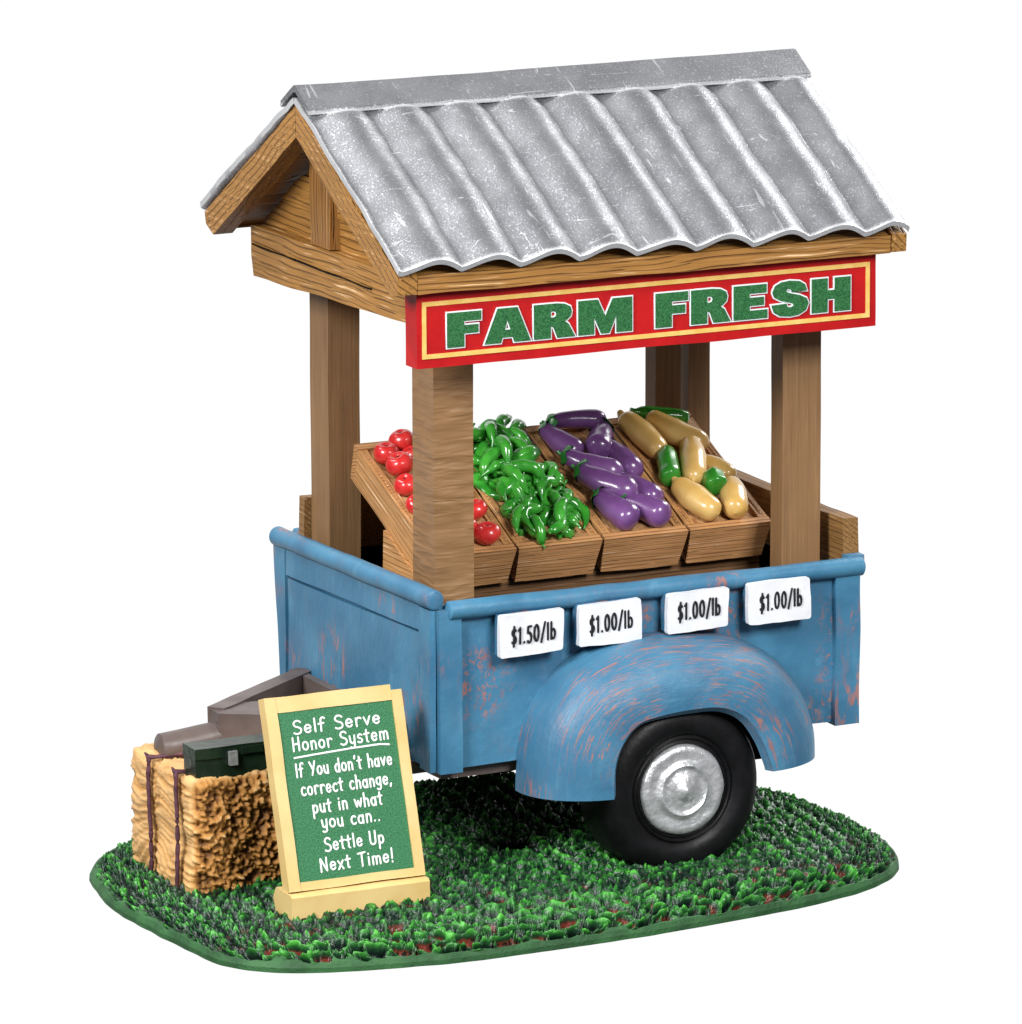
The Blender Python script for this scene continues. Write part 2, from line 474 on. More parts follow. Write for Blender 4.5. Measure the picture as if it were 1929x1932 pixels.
def make_grass():
    """moulded turf: leaf-edged cells, small on top and larger on the sloping front edge"""
    NR = 300
    # profile of the edge in (fraction of radius, height)
    pr = np.array([(1.006, -.110), (1.005, -.099), (.997, -.087), (.978, -.077), (.95, -.070), (.89, -.060), (.78, -.050), (.62, -.044), (.05, -.042)])
    d = np.r_[0, np.cumsum(np.hypot(np.diff(pr[:, 0])*.75, np.diff(pr[:, 1])))]
    t = np.concatenate([np.linspace(0, d[5], 130), np.linspace(d[5], d[-1], NR-130+1)[1:]])
    rho = np.interp(t, d, pr[:, 0]); zb = np.interp(t, d, pr[:, 1])
    th = ring_xy
    dx = th[:, 0]-CX; dy = th[:, 1]-CY
    R = np.hypot(dx, dy)
    wob = np.array([1+.010*noise.noise(Vector((x*5, y*5, -.85)))+.004*noise.noise(Vector((x*19, y*19, -2.8))) for x, y in th])
    dx = dx*wob; dy = dy*wob; R = R*wob
    X = CX+dx[None]*rho[:, None]; Y = CY+dy[None]*rho[:, None]
    Zb = np.repeat(zb[:, None], NT, 1)
    drho = np.gradient(rho, t); dzt = np.gradient(zb, t)
    ln = np.hypot(drho*.75, dzt)
    no = (dzt/ln)[:, None]; nz = (-drho*.75/ln)[:, None]
    ox = (dx/R)[None]; oy = (dy/R)[None]
    rs2 = np.random.RandomState(11)
    def wave(x, y, f, s, k=6):
        out = 0
        for _ in range(k):
            a = rs2.uniform(0, 2*PI); ph = rs2.uniform(0, 6.28); ff = f*rs2.uniform(.6, 1.6)
            out = out+np.sin((x*np.cos(a)+y*np.sin(a))*ff+ph)
        return out/k*s*1.6
    # unrolled coordinates: the steep edge is laid flat so that its cells keep their size
    ru = R[None]*rho[:, None]+(-.042-zb)[:, None]*.9
    xu = CX+ox*ru; yu = CY+oy*ru
    def cells(c, seed, w):
        rs = np.random.RandomState(seed)
        G = 128
        JX, JY, ID0 = rs.uniform(.08, .92, (G, G)), rs.uniform(.08, .92, (G, G)), rs.uniform(0, 1, (G, G))
        xw = xu+wave(xu, yu, 3.2/c, c*w)+wave(xu, yu, 8/c, c*w*.35); yw = yu+wave(xu, yu, 3.2/c, c*w)+wave(xu, yu, 8/c, c*w*.35)
        gi, gj = np.floor(xw/c).astype(int), np.floor(yw/c).astype(int)
        F1 = np.full(X.shape, 9.); F2 = F1.copy(); ID = np.zeros(X.shape)
        for di in (-1, 0, 1):
            for dj in (-1, 0, 1):
                a, b = (gi+di) % G, (gj+dj) % G
                dd = np.hypot((gi+di+JX[a, b])*c-xw, (gj+dj+JY[a, b])*c-yw)/c
                m = dd < F1
                F2 = np.where(m, F1, np.minimum(F2, dd)); ID = np.where(m, ID0[a, b], ID); F1 = np.where(m, dd, F1)
        return F2-F1, F1, ID
    eA, fA, idA = cells(.0235, 5, .32)
    eB, fB, idB = cells(.043, 9, .30)
    front = np.clip((-.19-yu)/.14, 0, 1)
    big = np.clip(front*1.5+wave(xu, yu, 14, .22), 0, 1)
    big = big*big*(3-2*big)
    def relief(e, wdt):
        r = 1-np.clip((e-.02)/wdt, 0, 1)
        return r*r*(3-2*r)
    lump_ = wave(xu, yu, 130, .5)+wave(xu, yu, 260, .4)
    hA = relief(eA, .36)*(.72+.45*lump_)+.18*lump_
    hB = relief(eB, .27)*(.85+.30*lump_)+.10*wave(xu, yu, 330, .8)
    h = hA*(1-big)+hB*big
    h = np.clip(h, -.25, 1.3)
    # smooth margin at the foot of the edge with a ragged border
    margin = .027+.011*wave(xu, yu, 60, .7)+.006*wave(xu, yu, 150, .7)
    mask = np.clip((t[:, None]-margin)/.006, 0, 1)
    amp = .020*(1-big)+.034*big
    off = ((h-.75)*amp)*mask - .002*(1-mask)
    X2 = X+ox*no*off+wave(X, Y, 200, .0013)*mask; Y2 = Y+oy*no*off+wave(X, Y, 190, .0013)*mask; Z2 = Zb+nz*off
    verts = np.stack([X2, Y2, Z2], -1).reshape(-1, 3)
    idx = np.arange(NR*NT).reshape(NR, NT)
    a = idx[:-1]; b = np.roll(idx, -1, 1)[:-1]; cc = np.roll(idx, -1, 1)[1:]; dd = idx[1:]
    faces = np.stack([a, b, cc, dd], -1).reshape(-1, 4)
    me = bpy.data.meshes.new('grass')
    me.from_pydata(verts.tolist(), [], faces.tolist())
    me.shade_smooth()
    o = bpy.data.objects.new('grass', me)
    COL.objects.link(o)
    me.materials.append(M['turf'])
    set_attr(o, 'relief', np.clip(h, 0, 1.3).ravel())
    set_attr(o, 'margin', (1-mask).ravel())
    patch = np.clip(.5+wave(xu, yu, 8, .8), 0, 1)
    soil = (idB > .80-.2*patch)*1.0*big+(idA > .90)*.8*(1-big)*np.clip((.05-yu)/.3, 0, 1)
    set_attr(o, 'soil', soil.ravel())
    tag(o, kind='stuff')
make_grass()

# ------------------------------------------------------------------ the trailer stand
L_, W_ = 1.0, .815
T = empty('farm_trailer', 'weathered blue two-wheeled farm trailer with wooden posts and a corrugated silver roof', 'trailer',
          Matrix.Translation((.5, .4, -.05)))
# side panel (near), with a recessed middle between two corner strips
def side(y0, y1, name):
    bm = bmesh.new()
    s = -1 if y0 < .4 else 1
    add_box(bm, .0, 1.0, min(y0, y1), max(y0, y1), .185, .525)
    o = obj(name, lump(bm, .003, 7, .06, .004, 1), M['blue_side'], T)
    return o
side_near = side(.0, .04, 'side_panel')
side_far = side(.775, .815, 'side_panel')
for a, b, sd in ((-.002, .05, 3), (.945, 1.004, 4)):
    obj('corner_strip', lump(box(a, b, -.016, .02, .178, .53), .003, 8, .04, .006, sd), M['blue'], T)
# front panel with a frame round a recess
bm = bmesh.new()
prism(bm, [(.012, .183), (.772, .183), (.815, .535), (.012, .535)], -.006, .03)
fp = obj('front_panel', lump(bm, .002, 7, .05, .004, 5), M['blue'], T)
for poly, xf, sd in (([(.0, .180), (.052, .180), (.052, .53), (.0, .53)], -.0185, 6), ([(.748, .180), (.772, .180), (.812, .53), (.748, .53)], -.017, 8),
                 ([(.0545, .478), (.7455, .460), (.7455, .53), (.0545, .53)], -.016, 7)):
    bm = bmesh.new(); prism(bm, poly, xf, -.004)
    obj('panel_frame', lump(bm, .002, 8, .04, .005, sd), M['blue'], T)
bm = bmesh.new(); prism(bm, [(.060, .186), (.740, .186), (.740, .4525), (.060, .470)], -.0135, -.004)
obj('front_recess', lump(bm, .003, 6, .04, .006, 10), M['blue'], T)
# rails
def rail(p0, p1, r, sd):
    bm = bmesh.new()
    n = 24
    pts = [Vector(p0).lerp(Vector(p1), i/n) for i in range(n+1)]
    rad = [r*(1+.05*noise.noise(p*6)) for p in pts]
    pts = [pts[0]-(pts[1]-pts[0]).normalized()*.003]+pts+[pts[-1]+(pts[-1]-pts[-2]).normalized()*.003]
    rad = [r*.82]+rad+[r*.82]
    tube(bm, pts, rad, 18)
    for v in bm.verts: v.co += noise.noise_vector(v.co*14+Vector((sd, 0, 0)))*.002
    return bm
obj('rail', rail((.022, -.007, .528), (1.009, -.007, .5265), .0205, 1), M['blue'], T)
obj('rail', rail((-.008, -.002, .553), (-.008, .803, .535), .0215, 2), M['blue'], T)
obj('rail', rail((.04, .818, .525), (1.02, .818, .525), .02, 3), M['blue'], T)
obj('bed', box(.03, .99, .041, .774, .22, .25), M['dark'], T, .003)
obj('tailgate', lump(box(.965, .995, .041, .774, .19, .5), .002, 7, .06, .004, 9), M['blue'], T)
# wooden boards above the rail, across the tail and along the back
obj('tail_board', lump(box(.985, 1.022, .03, .74, .5, .625), .004, 8, .04, .014, 11), M['stake'], T)
obj('tail_bracket', lump(box(.982, 1.024, .004, .028, .53, .548), .003, 14, .02, .006, 12), M['blue'], T)
obj('back_board', lump(box(.036, .98, .758, .786, .5, .624), .003, 8, .04, .01, 13), M['stake'], T)
# produce riser under the crates
bm = bmesh.new()
prism(bm, [(.262, .44), (.262, .522), (.46, .610), (.46, .44)], .094, .905)
obj('display_shelf', lump(bm, .002, 8, .05, .004, 14), M['shelf'], T)
bm = bmesh.new()
prism(bm, [(.24, .44), (.24, .516), (.45, .607), (.455, .44)], .084, .0935)
obj('shelf_cheek', lump(bm, .001, 8, .04, .002, 15), M['crate'], T)
obj('shelf_shade_panel', box(.094, .905, .4605, .466, .25, .607), M['dark'], T, smooth=False)  # added near-black panel that makes the space behind the shelf read as shade
obj('bed_shade_sheet', box(.05, .96, .748, .7535, .25, .5), M['dark'], T, smooth=False)  # near-black sheets added over the inner walls, painting the bed's shade
obj('bed_shade_sheet', box(.958, .964, .045, .745, .25, .512), M['dark'], T, smooth=False)
obj('bed_shade_sheet', box(.0305, .036, .045, .745, .25, .52), M['dark'], T, smooth=False)
# posts: x0, x1, y0, y1
def post(x0, x1, y0, y1, m, sd):
    bm = box(x0, x1, y0, y1, .26, 1.235)
    lump(bm, .0013, 5, .05, .005, sd)
    return obj('post', bm, m, T)
post(.031, .124, .08, .185, M['post_wrinkled'], 21)
post(.862, .956, .08, .132, M['post'], 22)
post(.05, .125, .655, .752, M['post'], 23)
post(.855, .918, .665, .715, M['post'], 24)
post(.944, .998, .676, .722, M['post'], 25)
# header beams under the roof
for x0, x1, sd in ((-.052, .028, 31), (.985, 1.05, 32)):
    bm = bmesh.new()
    prism(bm, [(.03, 1.142), (.83, 1.115), (.84, 1.16), (.835, 1.228), (.03, 1.236)], x0, x1)
    bmesh.ops.bevel(bm, geom=[e for e in bm.edges if abs((e.verts[0].co-e.verts[1].co).y) < .1], offset=.006, segments=2, affect='EDGES')
    beam = obj('gable_beam', lump(bm, .003, 6, .03, 0, sd), M['gable_y'], T)
obj('gable_groove', lump(box(-.0555, -.05, .2, .822, 1.186, 1.1885), .004, 9, .03, 0, 33), M['dark'], T)
obj('header_beam', lump(box(.03, .985, .012, .075, 1.10, 1.24), .003, 7, .05, .005, 34), M['gable_x'], T)
obj('header_beam', lump(box(.03, .985, .7, .76, 1.14, 1.24), .003, 7, .05, .005, 35), M['gable_x'], T)
# gables: planks behind a king post
for x0, s, sd in ((-.022, -1, 41), (1.03, 1, 42)):
    bm = bmesh.new()
    zs = [1.228, 1.30, 1.37, 1.488]
    for i in range(3):
        za, zb = zs[i]+.0015, zs[i+1]-.0015
        w = lambda z: max(.004, (1.49-z)/.60)
        prism(bm, [(.41-w(za), za), (.41+w(za), za), (.41+w(zb), zb), (.41-w(zb), zb)], x0-.006*(i % 2), x0+.035)
    obj('gable_planks', lump(bm, .0035, 8, .035, .004, sd), M['gable_y'], T)
    xx = (x0-.026, x0-.001) if s < 0 else (x0+.036, x0+.06)
    obj('king_post', lump(box(xx[0], xx[1], .425, .525, 1.232, 1.43), .004, 9, .03, .005, sd+2), M['gable_z'], T)
# wooden roof deck: chevron with the barge boards showing at its ends
deck = [(-.092, 1.226), (-.095, 1.262), (.412, 1.552), (.903, 1.252), (.897, 1.226), (.858, 1.208), (.41, 1.484), (-.055, 1.219)]
def deck_piece(poly, x0, x1, m, name, sd):
    bm = bmesh.new(); prism(bm, poly, x0, x1)
    return obj(name, lump(bm, .0025, 6, .04, .004, sd), m, T)
near = [(-.092, 1.224), (-.095, 1.262), (.4105, 1.552), (.4105, 1.484), (-.055, 1.2185)]
far = [(.903, 1.252), (.897, 1.226), (.858, 1.208), (.4125, 1.484), (.4125, 1.552)]
inner_near = [(-.06, 1.236), (.4105, 1.515), (.4105, 1.545), (-.088, 1.257)]
inner_far = [(.868, 1.228), (.896, 1.25), (.4125, 1.545), (.4125, 1.515)]
def sloped(name, ang, sd):
    m = wood(name, (.34, .165, .042), (.045, .016, .004), (.8, .56, .32), 'y', .016, depth=.005, rot=(ang, 0, 0), hi=.5, lines=.8, wavy=6)
    return m
M['barge_near'] = sloped('barge_wood_near', -math.atan2(.29, .505), 1)
M['barge_far'] = sloped('barge_wood_far', math.atan2(.30, .49), 2)
for xa, xb, sd in ((-.13, -.085, 51), (1.03, 1.066, 53)):
    deck_piece(near, xa, xb, M['barge_near'], 'barge_board', sd)
    deck_piece(far, xa, xb, M['barge_far'], 'barge_board', sd+1)
deck_piece(inner_near, -.084, 1.029, M['gable_x'], 'soffit', 55)
deck_piece(inner_far, -.084, 1.029, M['gable_x'], 'soffit', 56)
obj('fascia', lump(box(-.084, 1.029, -.093, -.06, 1.2235, 1.262), .003, 7, .04, .005, 57), M['gable_x'], T)
obj('fascia', lump(box(-.084, 1.029, .87, .899, 1.2145, 1.25), .003, 7, .04, .005, 58), M['gable_x'], T)
# corrugated tin
def tin_slope(sign):
    ridge_y, ridge_z = .411, 1.560
    ey, ez = (-.104, 1.268) if sign < 0 else (.913, 1.257)
    D = Vector((0, ey-ridge_y, ez-ridge_z)); ln = D.length; D.normalize()
    Nn = Vector((0, sign*abs(D.z), abs(D.y)))
    NX, NS = 300, 70
    x0, x1 = -.134, 1.066
    top, bot, edge = [], [], []
    for j in range(NS+1):
        s = ln*j/NS
        k = min(max((s-.048)/.045, 0), 1)
        k = k**.5
        for i in range(NX+1):
            x = x0+(x1-x0)*i/NX
            f = ((x-.011+.006*noise.noise(Vector((s*4, x*3, 0))))/.1355) % 1.0
            prof = math.sin(PI*(f**1.25))**1.1
            n0 = .010+.0255*prof*k*min(1, max(0, (x1-x)/.05))**.5
            n0 += .0018*noise.noise(Vector((x*22, s*22, sign)))+.003*noise.noise(Vector((x*5, s*5, 3)))
            we = .004*noise.noise(Vector((x*9, 1, 2))) if j == NS else 0
            P = Vector((x+.003*noise.noise(Vector((s*12, x*2, 5))), ridge_y, ridge_z))+D*(s+we)
            top.append(P+Nn*n0); bot.append(P+Nn*(n0-.0125))
            ed = max(0, 1-(ln-s)/.014)*1.0
            ed = max(ed, .9*max(0, 1-abs(s-.056-.018*prof)/.017))
            ed = max(ed, .8*max(0, 1-(x-x0)/.010), .3*max(0, 1-(x1-x)/.012))
            ed = max(ed, .30*max(0, 1-abs(f-.80)/.2)*max(.3, 1-s/.55))
            edge.append(min(1, ed))
    nv = len(top); w = NX+1
    faces = []
    for j in range(NS):
        for i in range(NX):
            a = j*w+i
            faces.append((a, a+1, a+w+1, a+w)); faces.append((nv+a, nv+a+w, nv+a+w+1, nv+a+1))
    for i in range(NX):
        a = NS*w+i
        faces.append((a, a+1, nv+a+1, nv+a)); faces.append((i, nv+i, nv+i+1, i+1))
    for j in range(NS):
        a = j*w; faces.append((a, a+w, nv+a+w, nv+a))
        a = j*w+NX; faces.append((a, nv+a, nv+a+w, a+w))
    me = bpy.data.meshes.new('tin_roof')
    me.from_pydata([v-Vector((.5, .4, -.05)) for v in top+bot], [], faces)
    me.shade_smooth(); me.set_sharp_from_angle(angle=math.radians(55))
    o = bpy.data.objects.new('tin_roof', me)
    COL.objects.link(o); o.parent = T; W[o.name] = wm(T)
    me.materials.append(M['tin'])
    set_attr(o, 'edge', edge+[max(.35, e) for e in edge])
    return o
roof = tin_slope(-1)
tin_slope(1)
# ridge cap: a folded strip with thickness
bm = bmesh.new()
capp = [(.338, 1.5385), (.335, 1.5505), (.411, 1.597), (.487, 1.550), (.484, 1.5375), (.411, 1.583)]
prism(bm, capp, -.131, 1.067)
bmesh.ops.bevel(bm, geom=[e for e in bm.edges if abs(e.verts[0].co.x-e.verts[1].co.x) > .5], offset=.004, segments=2, affect='EDGES')
o = obj('ridge_cap', lump(bm, .003, 6, .03, 0, 61), M['tin'], T)
set_attr(o, 'edge', [max(0, 1-abs(v.co.z+(-.05)-1.544)/.012)*.9 for v in o.data.vertices])

# fender
def fender(sy):
    outer = smooth_path([(.182, .122), (.184, .18), (.196, .258), (.228, .324), (.291, .387), (.379, .42), (.467, .432), (.594, .424), (.697, .402),
                         (.774, .358), (.832, .287), (.862, .207), (.868, .138)], 81)
    inner = smooth_path([(.335, .117), (.338, .18), (.362, .235), (.4, .274), (.46, .289), (.535, .293), (.6, .286), (.652, .258), (.69, .205), (.712, .15), (.716, .134)], 81)
    ns = 22
    depth = .155
    bm = bmesh.new()
    uvl = bm.loops.layers.uv.new('UVMap')
    uv = {}
    def sheet(ins):
        V = []
        for i in range(81):
            row = []
            o_, i_ = Vector(outer[i]), Vector(inner[i])
            c = Vector((.52, .16))
            for j in range(ns+1):
                a = j/ns*PI/2
                q = i_+(o_-i_)*(math.cos(a)**.85)
                y = -depth*(math.sin(a)**.72)
                if ins:
                    q = q+(c-q).normalized()*.012; y += .016
                    if j == 0: y = 0
                p = Vector((q.x, y, q.y))
                p += noise.noise_vector(p*7)*.004
                if sy > 0: p.y = .815-p.y
                v = bm.verts.new(p); uv[v] = (i/80*1.0, j/ns*.35+(2 if ins else 0)); row.append(v)
            V.append(row)
        for i in range(80):
            for j in range(ns):
                bm.faces.new((V[i][j], V[i+1][j], V[i+1][j+1], V[i][j+1]))
        return V
    A = sheet(False); B = sheet(True)
    for i in range(80): bm.faces.new((A[i][ns], A[i+1][ns], B[i+1][ns], B[i][ns]))
    for i in (0, 80):
        for j in range(ns): bm.faces.new((A[i][j], A[i][j+1], B[i][j+1], B[i][j]))
    for f in bm.faces:
        for l in f.loops: l[uvl].uv = uv[l.vert]
    return obj('fender', bm, M['blue_fender'], T, angle=50)
fender(-1); fender(1)
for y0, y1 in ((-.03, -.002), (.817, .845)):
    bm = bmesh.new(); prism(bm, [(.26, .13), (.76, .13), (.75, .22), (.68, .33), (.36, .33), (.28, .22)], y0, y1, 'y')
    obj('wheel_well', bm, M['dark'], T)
# wheels: tyre and hubcap as sub-parts of a hub
def wheel(yc, s):
    c = (.519, yc, .109)
    def Y(t): return t*s
    bm = bmesh.new()
    lathe(bm, [(Y(.13), .06), (Y(.0), .06)], c, n=32)
    hub = obj('wheel', bm, M['dark'], T)
    R = .18
    prof = [(.015, .085), (-.002, .100), (-.006, .104), (-.003, .108), (-.010, .113), (-.005, .118), (-.013, .126), (-.016, .142), (-.014, .162), (-.002, .181), (.02, .1915),
            (.06, .194), (.1, .1915), (.125, .18), (.137, .155), (.137, .06)]
    bm = bmesh.new()
    lathe(bm, [(Y(t), r) for t, r in prof], c, n=72)
    for v in bm.verts:
        v.co += noise.noise_vector(v.co*9)*.003
        if v.co.z < -.068: v.co.z = -.068
    obj('tyre', bm, M['tyre'], hub, angle=60)
    prof = [(.02, .098), (-.006, .0985), (-.012, .094), (-.013, .082), (-.008, .068), (-.010, .062), (-.0165, .058), (-.0175, .054), (-.011, .050), (-.010, .042), (-.014, .034),
            (-.018, .026), (-.0185, .021), (-.022, .019), (-.0235, .012), (-.0285, .007), (-.030, 0)]
    bm = bmesh.new()
    lathe(bm, [(Y(t), r) for t, r in prof], c, n=56)
    for v in bm.verts: v.co += noise.noise_vector(v.co*30)*.0022
    obj('hubcap', bm, M['silver'], hub, angle=60)
wheel(-.112, 1)
wheel(.93, -1)
bm = bmesh.new(); tube(bm, [(.517, -.02, .112), (.517, .84, .112)], .028, 14)
obj('axle', bm, M['dark'], T)
# chassis and drawbar
obj('chassis', lump(box(.02, .80, .03, .785, .155, .186), .002, 8, .08, .004, 71), M['drawbar'], T)
obj('chassis_bar', lump(box(-.03, .03, .09, .70, .158, .186), .002, 8, .05, .004, 72), M['drawbar'], T)
def bar(p, q, w, z0, z1, sd):
    p, q = Vector(p), Vector(q)
    t = (q-p).normalized(); n = Vector((-t.y, t.x))*w/2
    bm = bmesh.new()
    prism(bm, [(p+n)[:], (q+n)[:], (q-n)[:], (p-n)[:]], z0, z1, 'z')
    return lump(bm, .002, 9, .04, .005, sd)
obj('drawbar_beam', bar((-.335, .375), (-.015, .135), .042, .205, .268, 73), M['drawbar'], T)
obj('drawbar_beam', bar((-.335, .400), (-.015, .645), .042, .206, .270, 74), M['drawbar'], T)
obj('drawbar_crossbar', lump(box(-.045, -.0245, .12, .665, .2045, .2665), .002, 9, .04, .004, 75), M['drawbar'], T)
bm = bmesh.new()
prism(bm, [(-.345, .357), (-.29, .335), (-.225, .345), (-.225, .43), (-.29, .44), (-.345, .42)], .200, .2655, 'z')
obj('drawbar_plate', lump(bm, .002, 9, .03, .008, 76), M['drawbar'], T)
bm = bmesh.new()
tube(bm, [(-.474, .385, .199), (-.470, .385, .199), (-.41, .385, .203), (-.33, .385, .212)], [.030, .033, .033, .032], 20)
cp = obj('coupler', lump(bm, .002, 10, .05, 0, 77), M['drawbar'], T)

# ------------------------------------------------------------------ flat lettering
def curve_mesh(splines, offset=0, extrude=.0008, z=0):
    cu = bpy.data.curves.new('glyphs', 'CURVE')
    cu.dimensions = '2D'; cu.fill_mode = 'BOTH'; cu.extrude = extrude; cu.offset = offset
    for pts in splines:
        s = cu.splines.new('POLY'); s.points.add(len(pts)-1); s.use_cyclic_u = True
        for p, (x, y) in zip(s.points, pts): p.co = (x, y, 0, 1)
    o = bpy.data.objects.new('glyphs', cu)
    COL.objects.link(o)
    dg = bpy.context.evaluated_depsgraph_get()
    me = bpy.data.meshes.new_from_object(o.evaluated_get(dg))
    bpy.data.objects.remove(o); bpy.data.curves.remove(cu)
    bm = bmesh.new(); bm.from_mesh(me); bpy.data.meshes.remove(me)
    for v in bm.verts: v.co.z += z
    return bm
BLOCK = {
 'F': (.72, [[(0,0),(0,1),(.72,1),(.72,.74),(.36,.74),(.36,.62),(.66,.62),(.66,.38),(.36,.38),(.36,0)]]),
 'A': (.98, [[(0,0),(.28,1),(.70,1),(.98,0),(.63,0),(.60,.15),(.38,.15),(.35,0)], [(.43,.37),(.55,.37),(.49,.66)]]),
 'R': (.88, [[(0,0),(0,1),(.48,1),(.66,.97),(.78,.88),(.81,.74),(.79,.6),(.7,.49),(.66,.46),(.74,.38),(.88,0),(.5,0),(.42,.3),(.36,.36),(.36,0)],
             [(.36,.60),(.36,.78),(.43,.78),(.47,.75),(.48,.69),(.46,.62),(.42,.60)]]),
 'M': (1.16, [[(0,0),(0,1),(.42,1),(.58,.5),(.74,1),(1.16,1),(1.16,0),(.82,0),(.82,.5),(.67,0),(.49,0),(.34,.5),(.34,0)]]),
 'E': (.76, [[(0,0),(0,1),(.74,1),(.74,.75),(.36,.75),(.36,.63),(.68,.63),(.68,.39),(.36,.39),(.36,.25),(.76,.25),(.76,0)]]),
 'S': (.86, [[(.02,.34),(.36,.36),(.38,.26),(.46,.24),(.52,.28),(.51,.34),(.42,.39),(.22,.46),(.08,.57),(.04,.72),(.1,.9),(.24,1.0),(.44,1.03),(.66,.99),(.78,.88),
              (.82,.70),(.48,.68),(.46,.76),(.41,.79),(.36,.77),(.36,.71),(.44,.66),(.66,.58),(.81,.48),(.86,.32),(.8,.12),(.64,0),(.44,-.03),(.2,.01),(.07,.13)]]),
 'H': (.88, [[(0,0),(0,1),(.36,1),(.36,.64),(.52,.64),(.52,1),(.88,1),(.88,0),(.52,0),(.52,.38),(.36,.38),(.36,0)]]),
}
def block_text(words):
    out = []
    for text, x0, x1, y0, hgt in words:
        w = sum(BLOCK[c][0] for c in text)+.07*(len(text)-1)
        sx = (x1-x0)/w; x = 0
        for c in text:
            for poly in BLOCK[c][1]:
                out.append([(x0+(x+px)*sx, y0+py*hgt) for px, py in poly])
            x += BLOCK[c][0]+.07
    return out

def arc(cx, cy, rx, ry, a0, a1, n=14):
    return [(cx+rx*math.cos(math.radians(a0+(a1-a0)*i/n)), cy+ry*math.sin(math.radians(a0+(a1-a0)*i/n))) for i in range(n+1)]
# hand lettering: strokes per letter, baseline 0, capitals 1, small letters .62
HAND = {
 'S': (.62, [arc(.33,.76,.25,.23,25,235,14)+arc(.28,.25,.29,.25,62,-140,14)]),
 'e': (.52, [[(.05,.32),(.46,.36)]+arc(.26,.33,.21,.29,5,325,18)]),
 'l': (.2, [[(.1,1.02),(.1,.03)]]),
 'f': (.44, [arc(.33,.82,.16,.2,40,180,8)+[(.17,.5),(.15,0)], [(.0,.56),(.36,.6)]]),
 'r': (.44, [[(.08,.6),(.1,0)], [(.1,.36)]+arc(.29,.42,.18,.2,160,40,8)]),
 'v': (.5, [[(.04,.6),(.24,.02),(.46,.62)]]),
 'H': (.66, [[(.1,1),(.08,0)], [(.56,1.02),(.56,.02)], [(.08,.5),(.56,.54)]]),
 'o': (.54, [arc(.27,.31,.22,.3,95,455,20)]),
 'n': (.52, [[(.08,.6),(.09,0)], [(.09,.36)]+arc(.27,.38,.17,.23,165,0,10)+[(.45,.02)]]),
 'y': (.52, [[(.05,.6),(.08,.3)]+arc(.25,.27,.17,.22,180,330,8), [(.46,.62),(.42,.05)]+arc(.22,-.14,.2,.16,10,-140,8)]),
 's': (.44, [arc(.24,.47,.17,.15,35,230,10)+arc(.2,.16,.19,.16,60,-145,10)]),
 't': (.42, [[(.2,.92),(.19,.08),(.3,.02)], [(.0,.62),(.4,.66)]]),
 'm': (.78, [[(.08,.6),(.08,0)], [(.08,.36)]+arc(.23,.4,.15,.21,165,0,8)+[(.38,.02)], [(.39,.36)]+arc(.54,.4,.15,.21,165,0,8)+[(.7,.02)]]),
 'I': (.22, [[(.11,1),(.1,0)]]),
 'Y': (.6, [[(.02,1),(.29,.48)], [(.58,1.02),(.22,0)]]),
 'u': (.52, [[(.06,.6),(.08,.24)]+arc(.25,.22,.17,.2,180,350,8), [(.44,.62),(.45,.0)]]),
 'd': (.54, [arc(.25,.3,.2,.29,60,400,18), [(.46,1.0),(.46,.0)]]),
 "'": (.2, [[(.12,1.02),(.07,.82)]]),
 'h': (.52, [[(.08,1.02),(.08,0)], [(.08,.36)]+arc(.26,.38,.18,.23,165,0,10)+[(.45,.02)]]),
 'a': (.54, [arc(.25,.3,.2,.29,60,400,18), [(.46,.6),(.47,.0)]]),
 'c': (.46, [arc(.27,.31,.22,.3,50,315,16)]),
 'g': (.54, [arc(.25,.33,.2,.27,60,400,16), [(.46,.6),(.44,.0)]+arc(.24,-.1,.2,.2,10,-140,8)]),
 ',': (.2, [[(.12,.06),(.04,-.16)]]),
 'p': (.54, [[(.08,.6),(.08,-.36)], arc(.28,.32,.2,.28,200,-140,18)]),
 'i': (.2, [[(.1,.6),(.1,.02)], [(.1,.84),(.105,.87)]]),
 'w': (.72, [[(.04,.6),(.19,.03),(.35,.5),(.52,.03),(.68,.62)]]),
 'U': (.64, [[(.07,1),(.07,.32)]+arc(.31,.3,.24,.29,180,360,12)+[(.56,1.02)]]),
 'N': (.68, [[(.07,0),(.09,1),(.56,.03),(.58,1.03)]]),
 'x': (.5, [[(.04,.6),(.44,.0)], [(.44,.62),(.04,.0)]]),
 'T': (.62, [[(.02,.96),(.6,1.02)], [(.32,.98),(.3,0)]]),
 '!': (.22, [[(.13,1.04),(.1,.3)], [(.1,.03),(.105,.05)]]),
 '.': (.2, [[(.1,.03),(.105,.05)]]),
 '$': (.56, [arc(.29,.7,.2,.2,30,230,12)+arc(.26,.27,.22,.22,60,-145,12), [(.3,1.06),(.24,-.12)]]),
 '1': (.34, [[(.05,.82),(.2,.98),(.19,.02)]]),
 '5': (.56, [[(.46,.97),(.14,.96),(.1,.58)]+arc(.25,.3,.22,.3,110,-140,14)]),
 '0': (.6, [arc(.29,.5,.23,.48,95,455,22)]),
 '/': (.44, [[(.02,-.08),(.42,1.08)]]),
 'b': (.54, [[(.08,1.02),(.08,.02)], arc(.28,.31,.2,.29,160,-160,18)]),
 ' ': (.36, []),
}
def hand_text(text, x0, x1, y0, hgt, slope=0, gap=.1):
    w = sum(HAND[c][0] for c in text)+gap*(len(text)-1)
    sx = (x1-x0)/w; x = 0; out = []
    for c in text:
        jy = random.uniform(-.02, .02)
        for st in HAND[c][1]:
            out.append([(x0+(x+a)*sx, y0+(b+jy)*hgt+(x+a)*sx*slope) for a, b in st])
        x += HAND[c][0]+gap
    return out
